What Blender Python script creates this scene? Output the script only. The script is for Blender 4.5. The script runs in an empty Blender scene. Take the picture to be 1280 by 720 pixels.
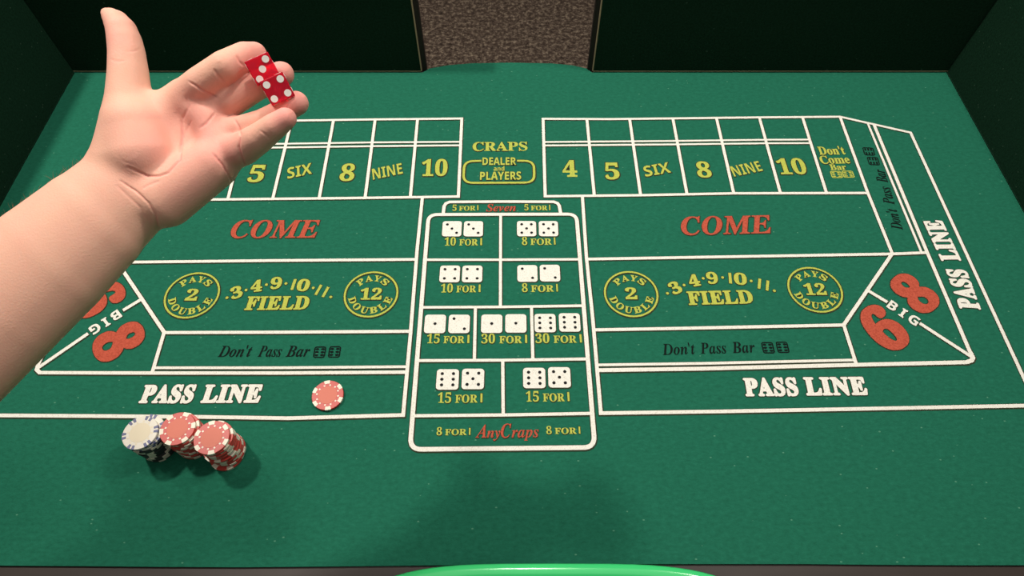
import bpy, bmesh, math, random
import numpy as np
from mathutils import Vector, Matrix

random.seed(7)
SC = bpy.context.scene
COL = SC.collection

# ------------------------------------------------------------------ camera
T = 0.80            # height of the felt above the floor
H = 0.75            # camera above the felt
F = 800.0           # focal length in pixels of a 1280 x 720 frame
TH = math.radians(57.4)
ST, CT = math.sin(TH), math.cos(TH)
CAM = Vector((0.0, 0.0, T + H))
cd = bpy.data.cameras.new('camera')
cd.sensor_width = 36.0
cd.lens = 36.0 * F / 1280.0
cd.clip_start = 0.02
cam = bpy.data.objects.new('camera', cd)
COL.objects.link(cam)
cam.location = CAM
cam.rotation_euler = (math.pi / 2 - TH, 0, 0)
SC.camera = cam

# ------------------------------------------------------------------ light
w = bpy.data.worlds.new('world')
SC.world = w
w.use_nodes = True
w.node_tree.nodes['Background'].inputs[0].default_value = (1.0, 0.93, 0.86, 1)
w.node_tree.nodes['Background'].inputs[1].default_value = 0.06


def lamp(name, loc, power, rad, col):
    l = bpy.data.lights.new(name, 'POINT')
    l.energy = power
    l.shadow_soft_size = rad
    l.color = col
    o = bpy.data.objects.new(name, l)
    COL.objects.link(o)
    o.location = loc


lamp('ceiling_spot', (-0.95, 0.925, T + 1.60), 66, 0.065, (1.0, 0.93, 0.84))
lamp('ceiling_spot', (0.05, 0.82, T + 1.40), 23, 0.06, (1.0, 0.93, 0.84))
lamp('ceiling_spot', (0.74, 0.80, T + 1.40), 24, 0.07, (1.0, 0.93, 0.84))

_l = bpy.data.lights.new('overhead_fill', 'AREA')  # soft fill added overhead to brighten the arm, stands for ceiling bounce
_l.shape = 'SQUARE'
_l.size = 1.8
_l.energy = 9
_l.color = (1.0, 0.94, 0.88)
_o = bpy.data.objects.new('overhead_fill', _l)
COL.objects.link(_o)
_o.location = (0.1, 0.1, T + 1.95)

SC.view_settings.view_transform = 'Standard'
SC.view_settings.look = 'None'
SC.view_settings.gamma = 1.0
SC.view_settings.use_curve_mapping = False
SC.view_settings.exposure = 0.22


# ------------------------------------------------------------------ helpers
def U(px, py, z=0.0):
    """photo pixel -> point at height z above the felt"""
    u, v = px - 640.0, py - 360.0
    den = F * ST + v * CT
    k = (H - z) / den
    return Vector((u * k, (F * CT - v * ST) * k, T + z))


def C3(px, py, d):
    """photo pixel and depth -> world point"""
    u, v = px - 640.0, py - 360.0
    return Vector((u * d / F, d * (CT - v * ST / F), T + H - d * (ST + CT * v / F)))


def nd(nt, t, **kw):
    n = nt.nodes.new(t)
    for k, v in kw.items():
        if k in n.inputs:
            n.inputs[k].default_value = v
        else:
            setattr(n, k, v)
    return n


def mat(name, col, rough=0.6, spec=0.5, **kw):
    m = bpy.data.materials.new(name)
    m.use_nodes = True
    b = m.node_tree.nodes['Principled BSDF']
    b.inputs['Base Color'].default_value = (*col, 1)
    b.inputs['Roughness'].default_value = rough
    b.inputs['Specular IOR Level'].default_value = spec
    for k, v in kw.items():
        b.inputs[k].default_value = v
    return m


def speckle(m, stops, scale, detail=4, bump=0.0, bscale=None, bdist=0.001, rough=0.6, stretch=(1, 1, 1)):
    """noise driven colour ramp + bump"""
    nt = m.node_tree
    b = nt.nodes['Principled BSDF']
    tc = nd(nt, 'ShaderNodeTexCoord')
    mp = nd(nt, 'ShaderNodeMapping')
    mp.inputs['Scale'].default_value = stretch
    nt.links.new(tc.outputs['Object'], mp.inputs['Vector'])
    n = nd(nt, 'ShaderNodeTexNoise', Scale=scale, Detail=detail, Roughness=rough)
    nt.links.new(mp.outputs['Vector'], n.inputs['Vector'])
    r = nd(nt, 'ShaderNodeValToRGB')
    e = r.color_ramp.elements
    while len(e) < len(stops):
        e.new(0.5)
    for i, (p, c) in enumerate(stops):
        e[i].position = p
        e[i].color = (*c, 1)
    nt.links.new(n.outputs['Fac'], r.inputs['Fac'])
    nt.links.new(r.outputs['Color'], b.inputs['Base Color'])
    if bump:
        n2 = nd(nt, 'ShaderNodeTexNoise', Scale=bscale or scale, Detail=3)
        nt.links.new(mp.outputs['Vector'], n2.inputs['Vector'])
        bp = nd(nt, 'ShaderNodeBump', Strength=bump, Distance=bdist)
        nt.links.new(n2.outputs['Fac'], bp.inputs['Height'])
        nt.links.new(bp.outputs['Normal'], b.inputs['Normal'])
    return m, r


def lint(m, ramp, col, scale=260, thr=0.05, rnd=0.7):
    """sparse pale lint flecks mixed over the colour of m"""
    nt = m.node_tree
    b = nt.nodes['Principled BSDF']
    tc = nd(nt, 'ShaderNodeTexCoord')
    mp = nd(nt, 'ShaderNodeMapping')
    mp.inputs['Scale'].default_value = (0.6, 1.0, 1.0)
    nt.links.new(tc.outputs['Object'], mp.inputs['Vector'])
    v = nd(nt, 'ShaderNodeTexVoronoi', Scale=scale, Randomness=1.0)
    nt.links.new(mp.outputs['Vector'], v.inputs['Vector'])
    lt = nd(nt, 'ShaderNodeMath', operation='LESS_THAN')
    lt.inputs[1].default_value = thr * 3
    nt.links.new(v.outputs['Distance'], lt.inputs[0])
    sx = nd(nt, 'ShaderNodeSeparateColor')
    nt.links.new(v.outputs['Color'], sx.inputs[0])
    gt = nd(nt, 'ShaderNodeMath', operation='GREATER_THAN')
    gt.inputs[1].default_value = rnd
    nt.links.new(sx.outputs[0], gt.inputs[0])
    mu = nd(nt, 'ShaderNodeMath', operation='MULTIPLY')
    nt.links.new(lt.outputs[0], mu.inputs[0])
    nt.links.new(gt.outputs[0], mu.inputs[1])
    mx = nd(nt, 'ShaderNodeMix', data_type='RGBA')
    nt.links.new(mu.outputs[0], mx.inputs[0])
    nt.links.new(ramp.outputs['Color'], mx.inputs[6])
    mx.inputs[7].default_value = (*col, 1)
    nt.links.new(mx.outputs[2], b.inputs['Base Color'])


def link(name, me, mats, parent=None):
    o = bpy.data.objects.new(name, me)
    COL.objects.link(o)
    for m in (mats if isinstance(mats, (list, tuple)) else [mats]):
        if m.name not in [x.name for x in me.materials if x]:
            me.materials.append(m)
    if parent is not None:
        o.parent = parent
    return o


def mesh(name, verts, faces, mi=None, smooth=False):
    me = bpy.data.meshes.new(name)
    me.from_pydata([tuple(v) for v in verts], [], faces)
    if mi is not None:
        me.polygons.foreach_set('material_index', mi)
    if smooth:
        me.polygons.foreach_set('use_smooth', [True] * len(me.polygons))
    me.update()
    return me


def bm_mesh(name, bm, smooth=False):
    me = bpy.data.meshes.new(name)
    bm.to_mesh(me)
    bm.free()
    if smooth:
        me.polygons.foreach_set('use_smooth', [True] * len(me.polygons))
    return me


def box_bm(lo, hi, bev=0.0, seg=2):
    bm = bmesh.new()
    bmesh.ops.create_cube(bm, size=1.0)
    for v in bm.verts:
        v.co = Vector([lo[i] + (v.co[i] + 0.5) * (hi[i] - lo[i]) for i in range(3)])
    if bev:
        bmesh.ops.bevel(bm, geom=bm.edges[:], offset=bev, segments=seg, affect='EDGES', profile=0.5)
    return bm


def tag(o, label, cat, group=None):
    o['label'] = label
    o['category'] = cat
    if group:
        o['group'] = group
    return o


def empty(name, loc):
    o = bpy.data.objects.new(name, None)
    o.empty_display_size = 0.05
    COL.objects.link(o)
    o.location = loc
    return o


# ------------------------------------------------------------------ materials
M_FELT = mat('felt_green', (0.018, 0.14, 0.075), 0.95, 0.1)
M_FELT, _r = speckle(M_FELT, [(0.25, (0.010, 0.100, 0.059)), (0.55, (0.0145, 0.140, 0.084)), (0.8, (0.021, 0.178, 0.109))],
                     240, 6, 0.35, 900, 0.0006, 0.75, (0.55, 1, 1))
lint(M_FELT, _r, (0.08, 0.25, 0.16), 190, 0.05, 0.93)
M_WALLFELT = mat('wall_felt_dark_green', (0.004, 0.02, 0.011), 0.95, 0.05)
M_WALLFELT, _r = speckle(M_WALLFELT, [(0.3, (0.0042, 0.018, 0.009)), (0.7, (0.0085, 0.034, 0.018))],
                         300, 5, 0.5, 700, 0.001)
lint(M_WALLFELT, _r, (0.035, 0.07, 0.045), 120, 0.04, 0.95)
M_WHITE = mat('print_white', (0.86, 0.84, 0.76), 0.9, 0.1)
M_WHITE, _ = speckle(M_WHITE, [(0.28, (0.62, 0.60, 0.50)), (0.5, (0.86, 0.85, 0.77))], 700, 4)
M_YEL = mat('print_yellow', (0.56, 0.57, 0.09), 0.9, 0.1)
M_YEL, _ = speckle(M_YEL, [(0.3, (0.33, 0.43, 0.09)), (0.55, (0.52, 0.54, 0.09))], 600, 4)
M_RED = mat('print_red', (0.52, 0.075, 0.04), 0.9, 0.1)
M_RED, _ = speckle(M_RED, [(0.3, (0.36, 0.06, 0.035)), (0.6, (0.54, 0.105, 0.062))], 500, 5)
M_DARK = mat('print_dark_outline', (0.035, 0.045, 0.025), 0.9, 0.1)
M_BLACK = mat('print_black', (0.006, 0.012, 0.010), 0.9, 0.1)
M_PIP = mat('print_pip', (0.02, 0.02, 0.02), 0.9, 0.1)
M_CARPET = mat('carpet_brown', (0.1, 0.07, 0.05), 1.0, 0.0)
M_CARPET, _ = speckle(M_CARPET, [(0.34, (0.035, 0.025, 0.02)), (0.5, (0.13, 0.095, 0.075)), (0.66, (0.46, 0.37, 0.27))],
                      62, 6, 0.8, 90, 0.015, 0.78)
M_WOOD = mat('dark_brown_board', (0.035, 0.024, 0.018), 0.45, 0.4)
M_WOOD, _ = speckle(M_WOOD, [(0.3, (0.026, 0.019, 0.016)), (0.7, (0.046, 0.034, 0.029))], 30, 5, 0.1, 200, 0.0005,
                    0.6, (0.15, 1, 1))
M_EDGE = mat('panel_end_dark_brown', (0.016, 0.010, 0.008), 0.6, 0.3)
M_PIPING = mat('piping_tan', (0.36, 0.28, 0.17), 0.8, 0.2)
M_SEAM = mat('seam_olive', (0.10, 0.11, 0.06), 0.9, 0.1)
M_GREENPL = mat('green_plastic', (0.05, 0.62, 0.19), 0.18, 0.5)
M_METAL = mat('leg_metal', (0.05, 0.05, 0.05), 0.4, 0.5)
M_CHIP_R = mat('chip_red', (0.56, 0.06, 0.045), 0.42, 0.5)
M_CHIP_RC = mat('chip_red_centre', (0.66, 0.17, 0.11), 0.5, 0.4)
M_CHIP_W = mat('chip_white', (0.78, 0.74, 0.64), 0.42, 0.5)
M_CHIP_WC = mat('chip_white_centre', (0.80, 0.71, 0.52), 0.5, 0.4)
M_CHIP_K = mat('chip_black', (0.03, 0.03, 0.032), 0.42, 0.5)
M_CHIP_KC = mat('chip_black_centre', (0.06, 0.06, 0.06), 0.5, 0.4)
M_INS_W = mat('chip_insert_cream', (0.82, 0.77, 0.62), 0.42, 0.5)
M_INS_B = mat('chip_insert_blue', (0.10, 0.11, 0.24), 0.42, 0.5)
M_DIE = mat('red_acrylic', (0.92, 0.03, 0.07), 0.06, 0.5)
_b = M_DIE.node_tree.nodes['Principled BSDF']
_b.inputs['Transmission Weight'].default_value = 0.62
_b.inputs['IOR'].default_value = 1.3
M_DPIP = mat('die_pip_white', (0.95, 0.94, 0.87), 0.4, 0.4)

# ------------------------------------------------------------------ the setting
fl = link('floor', mesh('floor', [(-4, -3, 0), (4, -3, 0), (4, 5, 0), (-4, 5, 0)], [(0, 1, 2, 3)]), M_CARPET)
fl['kind'] = 'structure'
fl['label'] = 'brown speckled carpet floor seen through the gap in the back wall'

wb = link('wall_back', mesh('wall_back', [(-4, 4.9, 0), (4, 4.9, 0), (4, 4.9, 2.7), (-4, 4.9, 2.7)], [(0, 1, 2, 3)]),
          mat('room_wall_paint', (0.45, 0.42, 0.37), 0.9, 0.2))
wb['kind'] = 'structure'
wb['label'] = 'plain painted wall of the room far behind the table'

# table under the felt
XL, XR, YB = -0.776, 0.771, 0.933
tb = tag(empty('gaming_table', (0, 0.4, 0)), 'dark brown table under the green felt, edge showing along the bottom', 'table')


def child(name, bm, m, parent, smooth=False):
    me = bm_mesh(name, bm, smooth)
    if parent.location.length:
        me.transform(Matrix.Translation(-parent.location))
    return link(name, me, m, parent)


child('table_top', box_bm((-0.86, -0.36, T - 0.035), (0.86, 0.945, T - 0.003), 0.004), M_WOOD, tb)
for sx in (-0.78, 0.78):
    for sy in (-0.28, 0.88):
        bm = bmesh.new()
        bmesh.ops.create_cone(bm, cap_ends=True, segments=16, radius1=0.022, radius2=0.03, depth=T - 0.035,
                              matrix=Matrix.Translation((sx, sy, (T - 0.035) / 2)))
        child('table_leg', bm, M_METAL, tb, False)

# felt sheet: thin slab with the wavy front edge and the tongue at the gap
front = [U(-60, 706), U(0, 707), U(90, 707.5), U(200, 708.5), U(300, 709), U(420, 708), U(560, 706.5), U(700, 705.5),
         U(860, 705), U(1000, 705), U(1100, 706), U(1200, 706.5), U(1280, 706.5), U(1340, 706)]
pts = [Vector((XL - 0.0, front[0].y, 0)), *[Vector((p.x, p.y, 0)) for p in front],
       Vector((XR, front[-1].y, 0)), Vector((XR, YB, 0))]
gapR, gapL = U(737, 88), U(531, 87.5)
ton = [Vector((gapR.x + 0.004, YB, 0)), U(733, 85.5), U(715, 81.5), U(690, 79.2), U(640, 78.2), U(590, 79), U(560, 81.5),
       U(537, 85.5), Vector((gapL.x - 0.004, YB, 0))]
tongue_n = len(ton)
pts += [Vector((p.x, p.y, 0)) for p in ton] + [Vector((XL, YB, 0))]
bm = bmesh.new()
vs = [bm.verts.new((p.x, p.y, T)) for p in pts]
f = bm.faces.new(vs)
if f.normal.z < 0:
    f.normal_flip()
ex = bmesh.ops.extrude_face_region(bm, geom=[f])
for g in ex['geom']:
    if isinstance(g, bmesh.types.BMVert):
        g.co.z -= 0.003
bmesh.ops.recalc_face_normals(bm, faces=bm.faces[:])
bmesh.ops.triangulate(bm, faces=[f for f in bm.faces if len(f.verts) > 4])
felt = tag(link('craps_layout_felt', bm_mesh('felt', bm), M_FELT),
           'green felt craps layout with white lines and yellow numbers', 'felt layout')


# ------------------------------------------------------------------ table walls
WH = 0.20


def wall_panel(label, side, a, b, wall_dir):
    """upright padded panel from a to b (2D), its felt face looking along wall_dir"""
    a, b, n = Vector((*a, 0)), Vector((*b, 0)), Vector((*wall_dir, 0))
    root = tag(empty('rail_panel', (a + b) / 2 + Vector((0, 0, T - 0.05))), label, 'wall panel', 'padded walls around the table')
    along = (b - a).normalized()

    def slab(name, p, q, n0, n1, z0, z1, m, bev=0.0):
        bm = bmesh.new()
        co = [p + n * n0, q + n * n0, q + n * n1, p + n * n1]
        lo = [bm.verts.new((c.x, c.y, z0)) for c in co]
        hi = [bm.verts.new((c.x, c.y, z1)) for c in co]
        bm.faces.new(lo[::-1])
        bm.faces.new(hi)
        for i in range(4):
            bm.faces.new((lo[i], lo[(i + 1) % 4], hi[(i + 1) % 4], hi[i]))
        bmesh.ops.recalc_face_normals(bm, faces=bm.faces[:])
        if bev:
            bmesh.ops.bevel(bm, geom=bm.edges[:], offset=bev, segments=2, affect='EDGES')
        return child(name, bm, m, root)
    slab('panel_board', a, b, -0.016, -0.003, T - 0.035 if side != 'back' else T - 0.10, T + WH, M_EDGE, 0.001)
    slab('cap_rail', a, b, -0.022, 0.004, T + WH, T + WH + 0.018, M_EDGE, 0.004)
    fa, fb = a.copy(), b.copy()
    if side == 'back':
        gap_end = b if abs(b.x) < abs(a.x) else a
        s = -1 if gap_end is b else 1
        inner = gap_end + along * s * 0.0098
        if gap_end is b:
            fb = inner
        else:
            fa = inner
        slab('piping', inner, inner + along * (-s) * 0.0018, -0.003, 0.0006, T + 0.001, T + WH, M_PIPING)
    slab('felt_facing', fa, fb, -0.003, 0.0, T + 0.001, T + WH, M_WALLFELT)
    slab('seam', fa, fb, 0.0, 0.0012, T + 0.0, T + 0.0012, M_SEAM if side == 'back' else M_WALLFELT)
    return root


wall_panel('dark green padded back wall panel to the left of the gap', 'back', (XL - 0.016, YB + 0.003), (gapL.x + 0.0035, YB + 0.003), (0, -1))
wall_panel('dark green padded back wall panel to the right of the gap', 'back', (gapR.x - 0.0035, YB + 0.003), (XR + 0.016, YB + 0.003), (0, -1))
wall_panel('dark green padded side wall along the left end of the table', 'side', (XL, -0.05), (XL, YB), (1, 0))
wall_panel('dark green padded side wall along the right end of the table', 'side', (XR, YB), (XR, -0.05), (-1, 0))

# ------------------------------------------------------------------ print on the felt
ZD, ZC, ZP = T + 0.0003, T + 0.0006, T + 0.0010
XC = (U(513, 548).x + U(743, 548).x) / 2


def flat(p):
    return Vector((p[0], p[1], 0)) if isinstance(p, Vector) else Vector((*U(*p)[:2], 0))


def ribbon(pl, wd, closed=False):
    """mitred strip along a polyline of 2D points -> verts, faces"""
    n = len(pl)
    L, R = [], []
    for i, p in enumerate(pl):
        if closed:
            d0, d1 = (p - pl[i - 1]), (pl[(i + 1) % n] - p)
        else:
            d0 = p - pl[i - 1] if i else pl[1] - p
            d1 = pl[i + 1] - p if i < n - 1 else d0
        d0, d1 = d0.normalized(), d1.normalized()
        n0, n1 = Vector((-d0.y, d0.x, 0)), Vector((-d1.y, d1.x, 0))
        m = (n0 + n1)
        m = m / max(m.length_squared / 2, 0.35)
        e = Vector((0, 0, 0))
        if not closed and i == 0:
            e = -d1 * wd * 0.45
        if not closed and i == n - 1:
            e = d0 * wd * 0.45
        L.append(p + m * wd / 2 + e)
        R.append(p - m * wd / 2 + e)
    f = []
    for i in range(n if closed else n - 1):
        j = (i + 1) % n
        f.append((i, n + i, n + j, j))
    return L + R, f


PRINT = []


LN = [0]


def line(pl, wd=0.0047, closed=False, m=None, name='printed_line', dark=0.0024, z=None):
    pl = [flat(p) for p in pl]
    LN[0] += 1
    z = ZC + LN[0] * 4e-6
    # dense points so that the strip stays even
    v1, f1 = ribbon(pl, wd, closed)
    v2, f2 = ribbon(pl, wd + dark, closed)
    k = len(v1)
    vs = [(p.x, p.y, z) for p in v1] + [(p.x + 0.0003, p.y - 0.0006, z - 0.0003) for p in v2]
    fs = f1 + [tuple(i + k for i in q) for q in f2]
    o = link(name, mesh(name, vs, fs, [0] * len(f1) + [1] * len(f2)), [m or M_WHITE, M_DARK], felt)
    return o


def arc(c, r, a0, a1, n=10):
    return [Vector((c.x + r * math.cos(math.radians(a0 + (a1 - a0) * i / n)), c.y + r * math.sin(math.radians(a0 + (a1 - a0) * i / n)), 0))
            for i in range(n + 1)]


def mirror(pl):
    return [Vector((2 * XC - flat(p).x, flat(p).y - 0.0065, 0)) for p in pl]


# right half
line([(728, 247), (733, 322), (741, 400), (751, 516.6), (900, 514.5), (1060, 511.5), (1280, 507.2), (1295, 506.9)])
line([(681.5, 245.6), (678.8, 148.8), (760, 149.2), (841, 148.3), (949, 147), (1050, 146.2), (1138, 166), (1214, 331), (1280, 474), (1295, 506.9)])
line([(681.5, 245.6), (800, 244.3), (917.5, 241.9), (1084, 241.5)])
line([(681, 177.8), (841, 176.5), (957, 175), (1009, 174.8)], 0.0038)
line([(681, 182.2), (841, 180.8), (957, 179.4), (1011, 179.2)], 0.0038)
for a, b in (((733.6, 149.5), (742.8, 244.5)), ((787, 149.3), (800.6, 244)), ((841, 148.6), (858.6, 242.7)),
             ((895.5, 148), (917, 241.8)), ((949, 147), (975.3, 241.5)), ((1003, 147), (1032.8, 241)),
             ((1050, 146.7), (1084.4, 241)), ((1084.4, 241), (1115, 317))):
    line([a, b])
line([(1085, 155.6), (1151.5, 315.5)], 0.0038)
line([(1092.8, 157.5), (1158.6, 315.5), (1213, 442)], 0.0052)
line([(734.6, 324.2), (860, 322), (980, 320), (1114.7, 317.7), (1157.5, 316)])
line([(1114.7, 317.7), (1054.4, 406.4), (1069.7, 454.4)])
line([(742.7, 412.6), (860, 410.5), (1054, 406.5)])
line([(746.8, 456.4), (880, 454.5), (1068.8, 450.2)], 0.0038)
line([(747.7, 463), (880, 461), (1069.7, 456.2), (1140, 454.6), (1208, 453), (1214.5, 450.5), (1216, 447), (1213, 441)], 0.0054)
line([(1085, 363.6), (1107, 376.8)], 0.005)
line([(1151.4, 405.6), (1213, 445.5)], 0.005)
# left half
line([(528, 247), (521.5, 312), (513, 420), (504, 519), (460, 520.2), (360, 523), (250, 521.3), (130, 520.3), (0, 519.5), (-45, 519.4)])
line([(573, 246), (577.3, 148.5), (469, 149.6), (372, 151), (312, 152)])
line([(573, 246), (430, 248), (275, 249.6), (172, 250)])
line([(576, 177.6), (470, 178.3), (345, 180.2), (300, 181)], 0.0038)
line([(576, 182), (470, 183), (345, 184.8), (298, 185.6)], 0.0038)
for a, b in (((522, 149.2), (513, 246.8)), ((469, 149.6), (456.5, 247.6)), ((417, 150.4), (399, 248.4)),
             ((364.5, 151.2), (341, 249)), ((309, 152), (285, 249.5))):
    line([a, b])
line(mirror([(949, 147), (1050, 146.2), (1138, 166), (1214, 331), (1280, 474)]) + [flat((-45, 519.4))])
line(mirror([(1003, 147), (1032.8, 241)]))
line(mirror([(1050, 146.7), (1084.4, 241), (1115, 317)]))
line(mirror([(1085, 155.6), (1151.5, 315.5)]), 0.0038)
line(mirror([(1092.8, 157.5), (1158.6, 315.5)])  + [flat((58, 434.7)), flat((47.5, 457.5)), flat((46, 462)), flat((50, 466)),
     flat((110, 466.3)), flat((189, 466.5)), flat((350, 466.5)), flat((505.5, 465.4))])
line([(520, 324.6), (340, 326), (164.4, 328), (120, 328.4)])
line([(147, 328.2), (205.5, 415.6), (191, 464.5)])
line([(511, 414.4), (360, 415.5), (205.5, 416)])
line([(507, 458.7), (350, 460), (193.5, 460)], 0.0038)
line([(176, 375), (156, 387)], 0.005)
line([(108.5, 418.5), (49.5, 459)], 0.005)


# centre box: rounded outline
def rounded(bl, br, tr, tl, r):
    c = [flat(p) for p in (bl, br, tr, tl)]
    out = []
    for i in range(4):
        p, q, s = c[i], c[i - 1], c[(i + 1) % 4]
        a, b = (q - p).normalized(), (s - p).normalized()
        p0, p1 = p + a * r, p + b * r
        for k in range(9):
            t = k / 8
            out.append(p0 * (1 - t) ** 2 + p * 2 * t * (1 - t) + p1 * t * t)
    return out


line(rounded((512.5, 562), (743.5, 559.5), (720.5, 268), (535.8, 268.5), 0.014), 0.0056, True)
_p = [(554, 268), (555.2, 258), (557.5, 254.6), (562, 252.8), (628, 252.3), (692, 252.6), (696.8, 254.4), (699, 257.5), (701, 268)]
line(_p, 0.0050)
line([(532.5, 325), (625, 325), (722, 324.5)], 0.0041)
line([(625.8, 268.6), (625.5, 383)], 0.0041)
line([(527, 384.5), (626, 384), (727.8, 382.5)], 0.0041)
line([(594.3, 384.6), (593, 448.5)], 0.0041)
line([(664.3, 384), (666, 448)], 0.0041)
line([(521.5, 451), (629, 450.5), (733, 449)], 0.0041)
line([(628.4, 450.6), (629, 518.5)], 0.0041)
line([(517, 520), (629, 519), (738.5, 517)], 0.0041)

# --- lettering
BASES = {'bs': (0x1D400, 0x1D41A, 0x1D7CE), 'bi': (0x1D468, 0x1D482, 0x1D7CE), 'sb': (0x1D5D4, 0x1D5EE, 0x1D7EC),
         'si': (0x1D63C, 0x1D656, 0x1D7EC), 'sc': (0x1D4D0, 0x1D4EA, 0x1D7CE), 'n': None}


def conv(s, st):
    b = BASES[st]
    if not b:
        return s
    out = ''
    for ch in s:
        if 'A' <= ch <= 'Z':
            out += chr(b[0] + ord(ch) - 65)
        elif 'a' <= ch <= 'z':
            out += chr(b[1] + ord(ch) - 97)
        elif '0' <= ch <= '9':
            out += chr(b[2] + ord(ch) - 48)
        else:
            out += ch
    return out


_cache = {}


def glyphs(s, st, off, shear=0.0, space=1.0):
    key = (s, st, off, shear, space)
    if key in _cache:
        return _cache[key]
    c = bpy.data.curves.new('t', 'FONT')
    c.body = conv(s, st)
    c.offset = off
    c.shear = shear
    c.space_character = space
    c.resolution_u = 3
    o = bpy.data.objects.new('t', c)
    COL.objects.link(o)
    bpy.context.view_layer.update()
    me = bpy.data.meshes.new_from_object(o.evaluated_get(bpy.context.evaluated_depsgraph_get()))
    n = len(me.vertices)
    a = np.empty(n * 3, np.float32)
    me.vertices.foreach_get('co', a)
    a = a.reshape(-1, 3)[:, :2].copy()
    fs = [tuple(p.vertices) for p in me.polygons]
    bpy.data.objects.remove(o)
    bpy.data.curves.remove(c)
    bpy.data.meshes.remove(me)
    _cache[key] = (a, fs)
    return a, fs


def place(pieces, name='printed_lettering', label=None):
    """pieces: list of (verts3d, faces, material) -> one child of the felt"""
    V, Fc, MI, mats = [], [], [], []
    for vs, fs, m in pieces:
        k = len(V)
        V += vs
        if m not in mats:
            mats.append(m)
        for q in fs:
            a, b, c = Vector(vs[q[0]]), Vector(vs[q[1]]), Vector(vs[q[2]])
            up = (b - a).cross(c - a).z
            q = q if up >= 0 else q[::-1]
            Fc.append(tuple(i + k for i in q))
            MI.append(mats.index(m))
    o = link(name, mesh(name, V, Fc, MI), mats, felt)
    if label:
        o['label'] = label
    return o


def lay(s, org, xd, yd, st, m, off=0.0, out=0.03, shear=0.0, wid=None, hgt=None, space=1.0, center=False, odark=M_DARK, cap=0.69, fat=0):
    """text in the felt plane: org = baseline start, xd / yd unit axes, wid = full width, hgt = cap height (m)"""
    a, fs = glyphs(s, st, off, shear, space)
    x0, x1 = a[:, 0].min(), a[:, 0].max()
    sy = hgt / cap
    sx = wid / (x1 - x0) if wid else sy
    if center:
        org = org - xd * (x1 - x0) * sx / 2
    res = []
    if fat:      # heavy faces: the stroke is thickened by laying shifted copies, each a hair higher
        for ring, z, mm in ((fat, ZC + 0.00025, m), (fat + 0.0011, ZD, odark)):
            for k in range(11):
                dx, dy = (0, 0) if k == 10 else (ring * math.cos(k * math.tau / 10), ring * math.sin(k * math.tau / 10))
                sh = Vector((dx, dy, z + k * 6e-6))
                res.append(([tuple(org + xd * ((p[0] - x0) * sx) + yd * (p[1] * sy) + sh) for p in a], fs, mm))
        return res
    for (aa, ff, z, mm) in ([(a, fs, ZC, m)] if not out else [(a, fs, ZC, m), (*glyphs(s, st, off + out, shear, space), ZD, odark)]):
        dx, dy = (0.0003, -0.0005) if z == ZD else (0, 0)
        vs = [tuple(org + xd * ((p[0] - x0) * sx) + yd * (p[1] * sy) + Vector((dx, dy, z))) for p in aa]
        res.append((vs, ff, mm))
    return res


def bar(c, xd, yd, wd, hg, m=None):
    """plain upright stroke for the figure 1; c = middle of its foot"""
    res = []
    for g, z, mm in ((0.0, ZC, m or M_YEL), (0.0007, ZD, M_DARK)):
        vs = [tuple(c + xd * x + yd * y + Vector((0, 0, z))) for x, y in ((-wd / 2 - g, -g), (wd / 2 + g, -g), (wd / 2 + g, hg + g), (-wd / 2 - g, hg + g))]
        res.append((vs, [(0, 1, 2, 3)], mm))
    return res


def text(s, p0, p1, cap_px, st, m, name='printed_lettering', up=None, **kw):
    """baseline from photo pixel p0 to p1, cap height in photo pixels"""
    a, b = flat(p0), flat(p1)
    xd = (b - a).normalized()
    yd = Vector((-xd.y, xd.x, 0))
    mid = ((p0[0] + p1[0]) / 2, (p0[1] + p1[1]) / 2)
    if up is None:
        up = (0, -1)
    q = flat((mid[0] + up[0] * cap_px, mid[1] + up[1] * cap_px))
    hgt = abs((q - flat(mid)).dot(yd)) or 0.01
    return place(lay(s, a, xd, yd, st, m, wid=(b - a).length, hgt=hgt, **kw), name)


def forone(n, p0, p1, cap, big=True):
    """'10 FOR 1' with the odds figure set larger than the FOR"""
    a, b = flat(p0), flat(p1)
    xd = (b - a).normalized()
    yd = Vector((-xd.y, xd.x, 0))
    L = (b - a).length
    mid = ((p0[0] + p1[0]) / 2, (p0[1] + p1[1]) / 2)
    hgt = (flat((mid[0], mid[1] - cap)) - flat(mid)).length
    wn = 0.30 if len(n) > 1 else 0.16
    res = lay(n, a, xd, yd, 'bs', M_YEL, wid=L * wn, hgt=hgt, off=0.005, out=0.035)
    res += lay('FOR', a + xd * L * (wn + 0.09), xd, yd, 'bs', M_YEL, wid=L * (0.80 - wn), hgt=hgt * 0.78, off=0.012, out=0.045)
    res += bar(a + xd * L * 0.978, xd, yd, L * 0.045, hgt * 0.9)
    return place(res)


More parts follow.
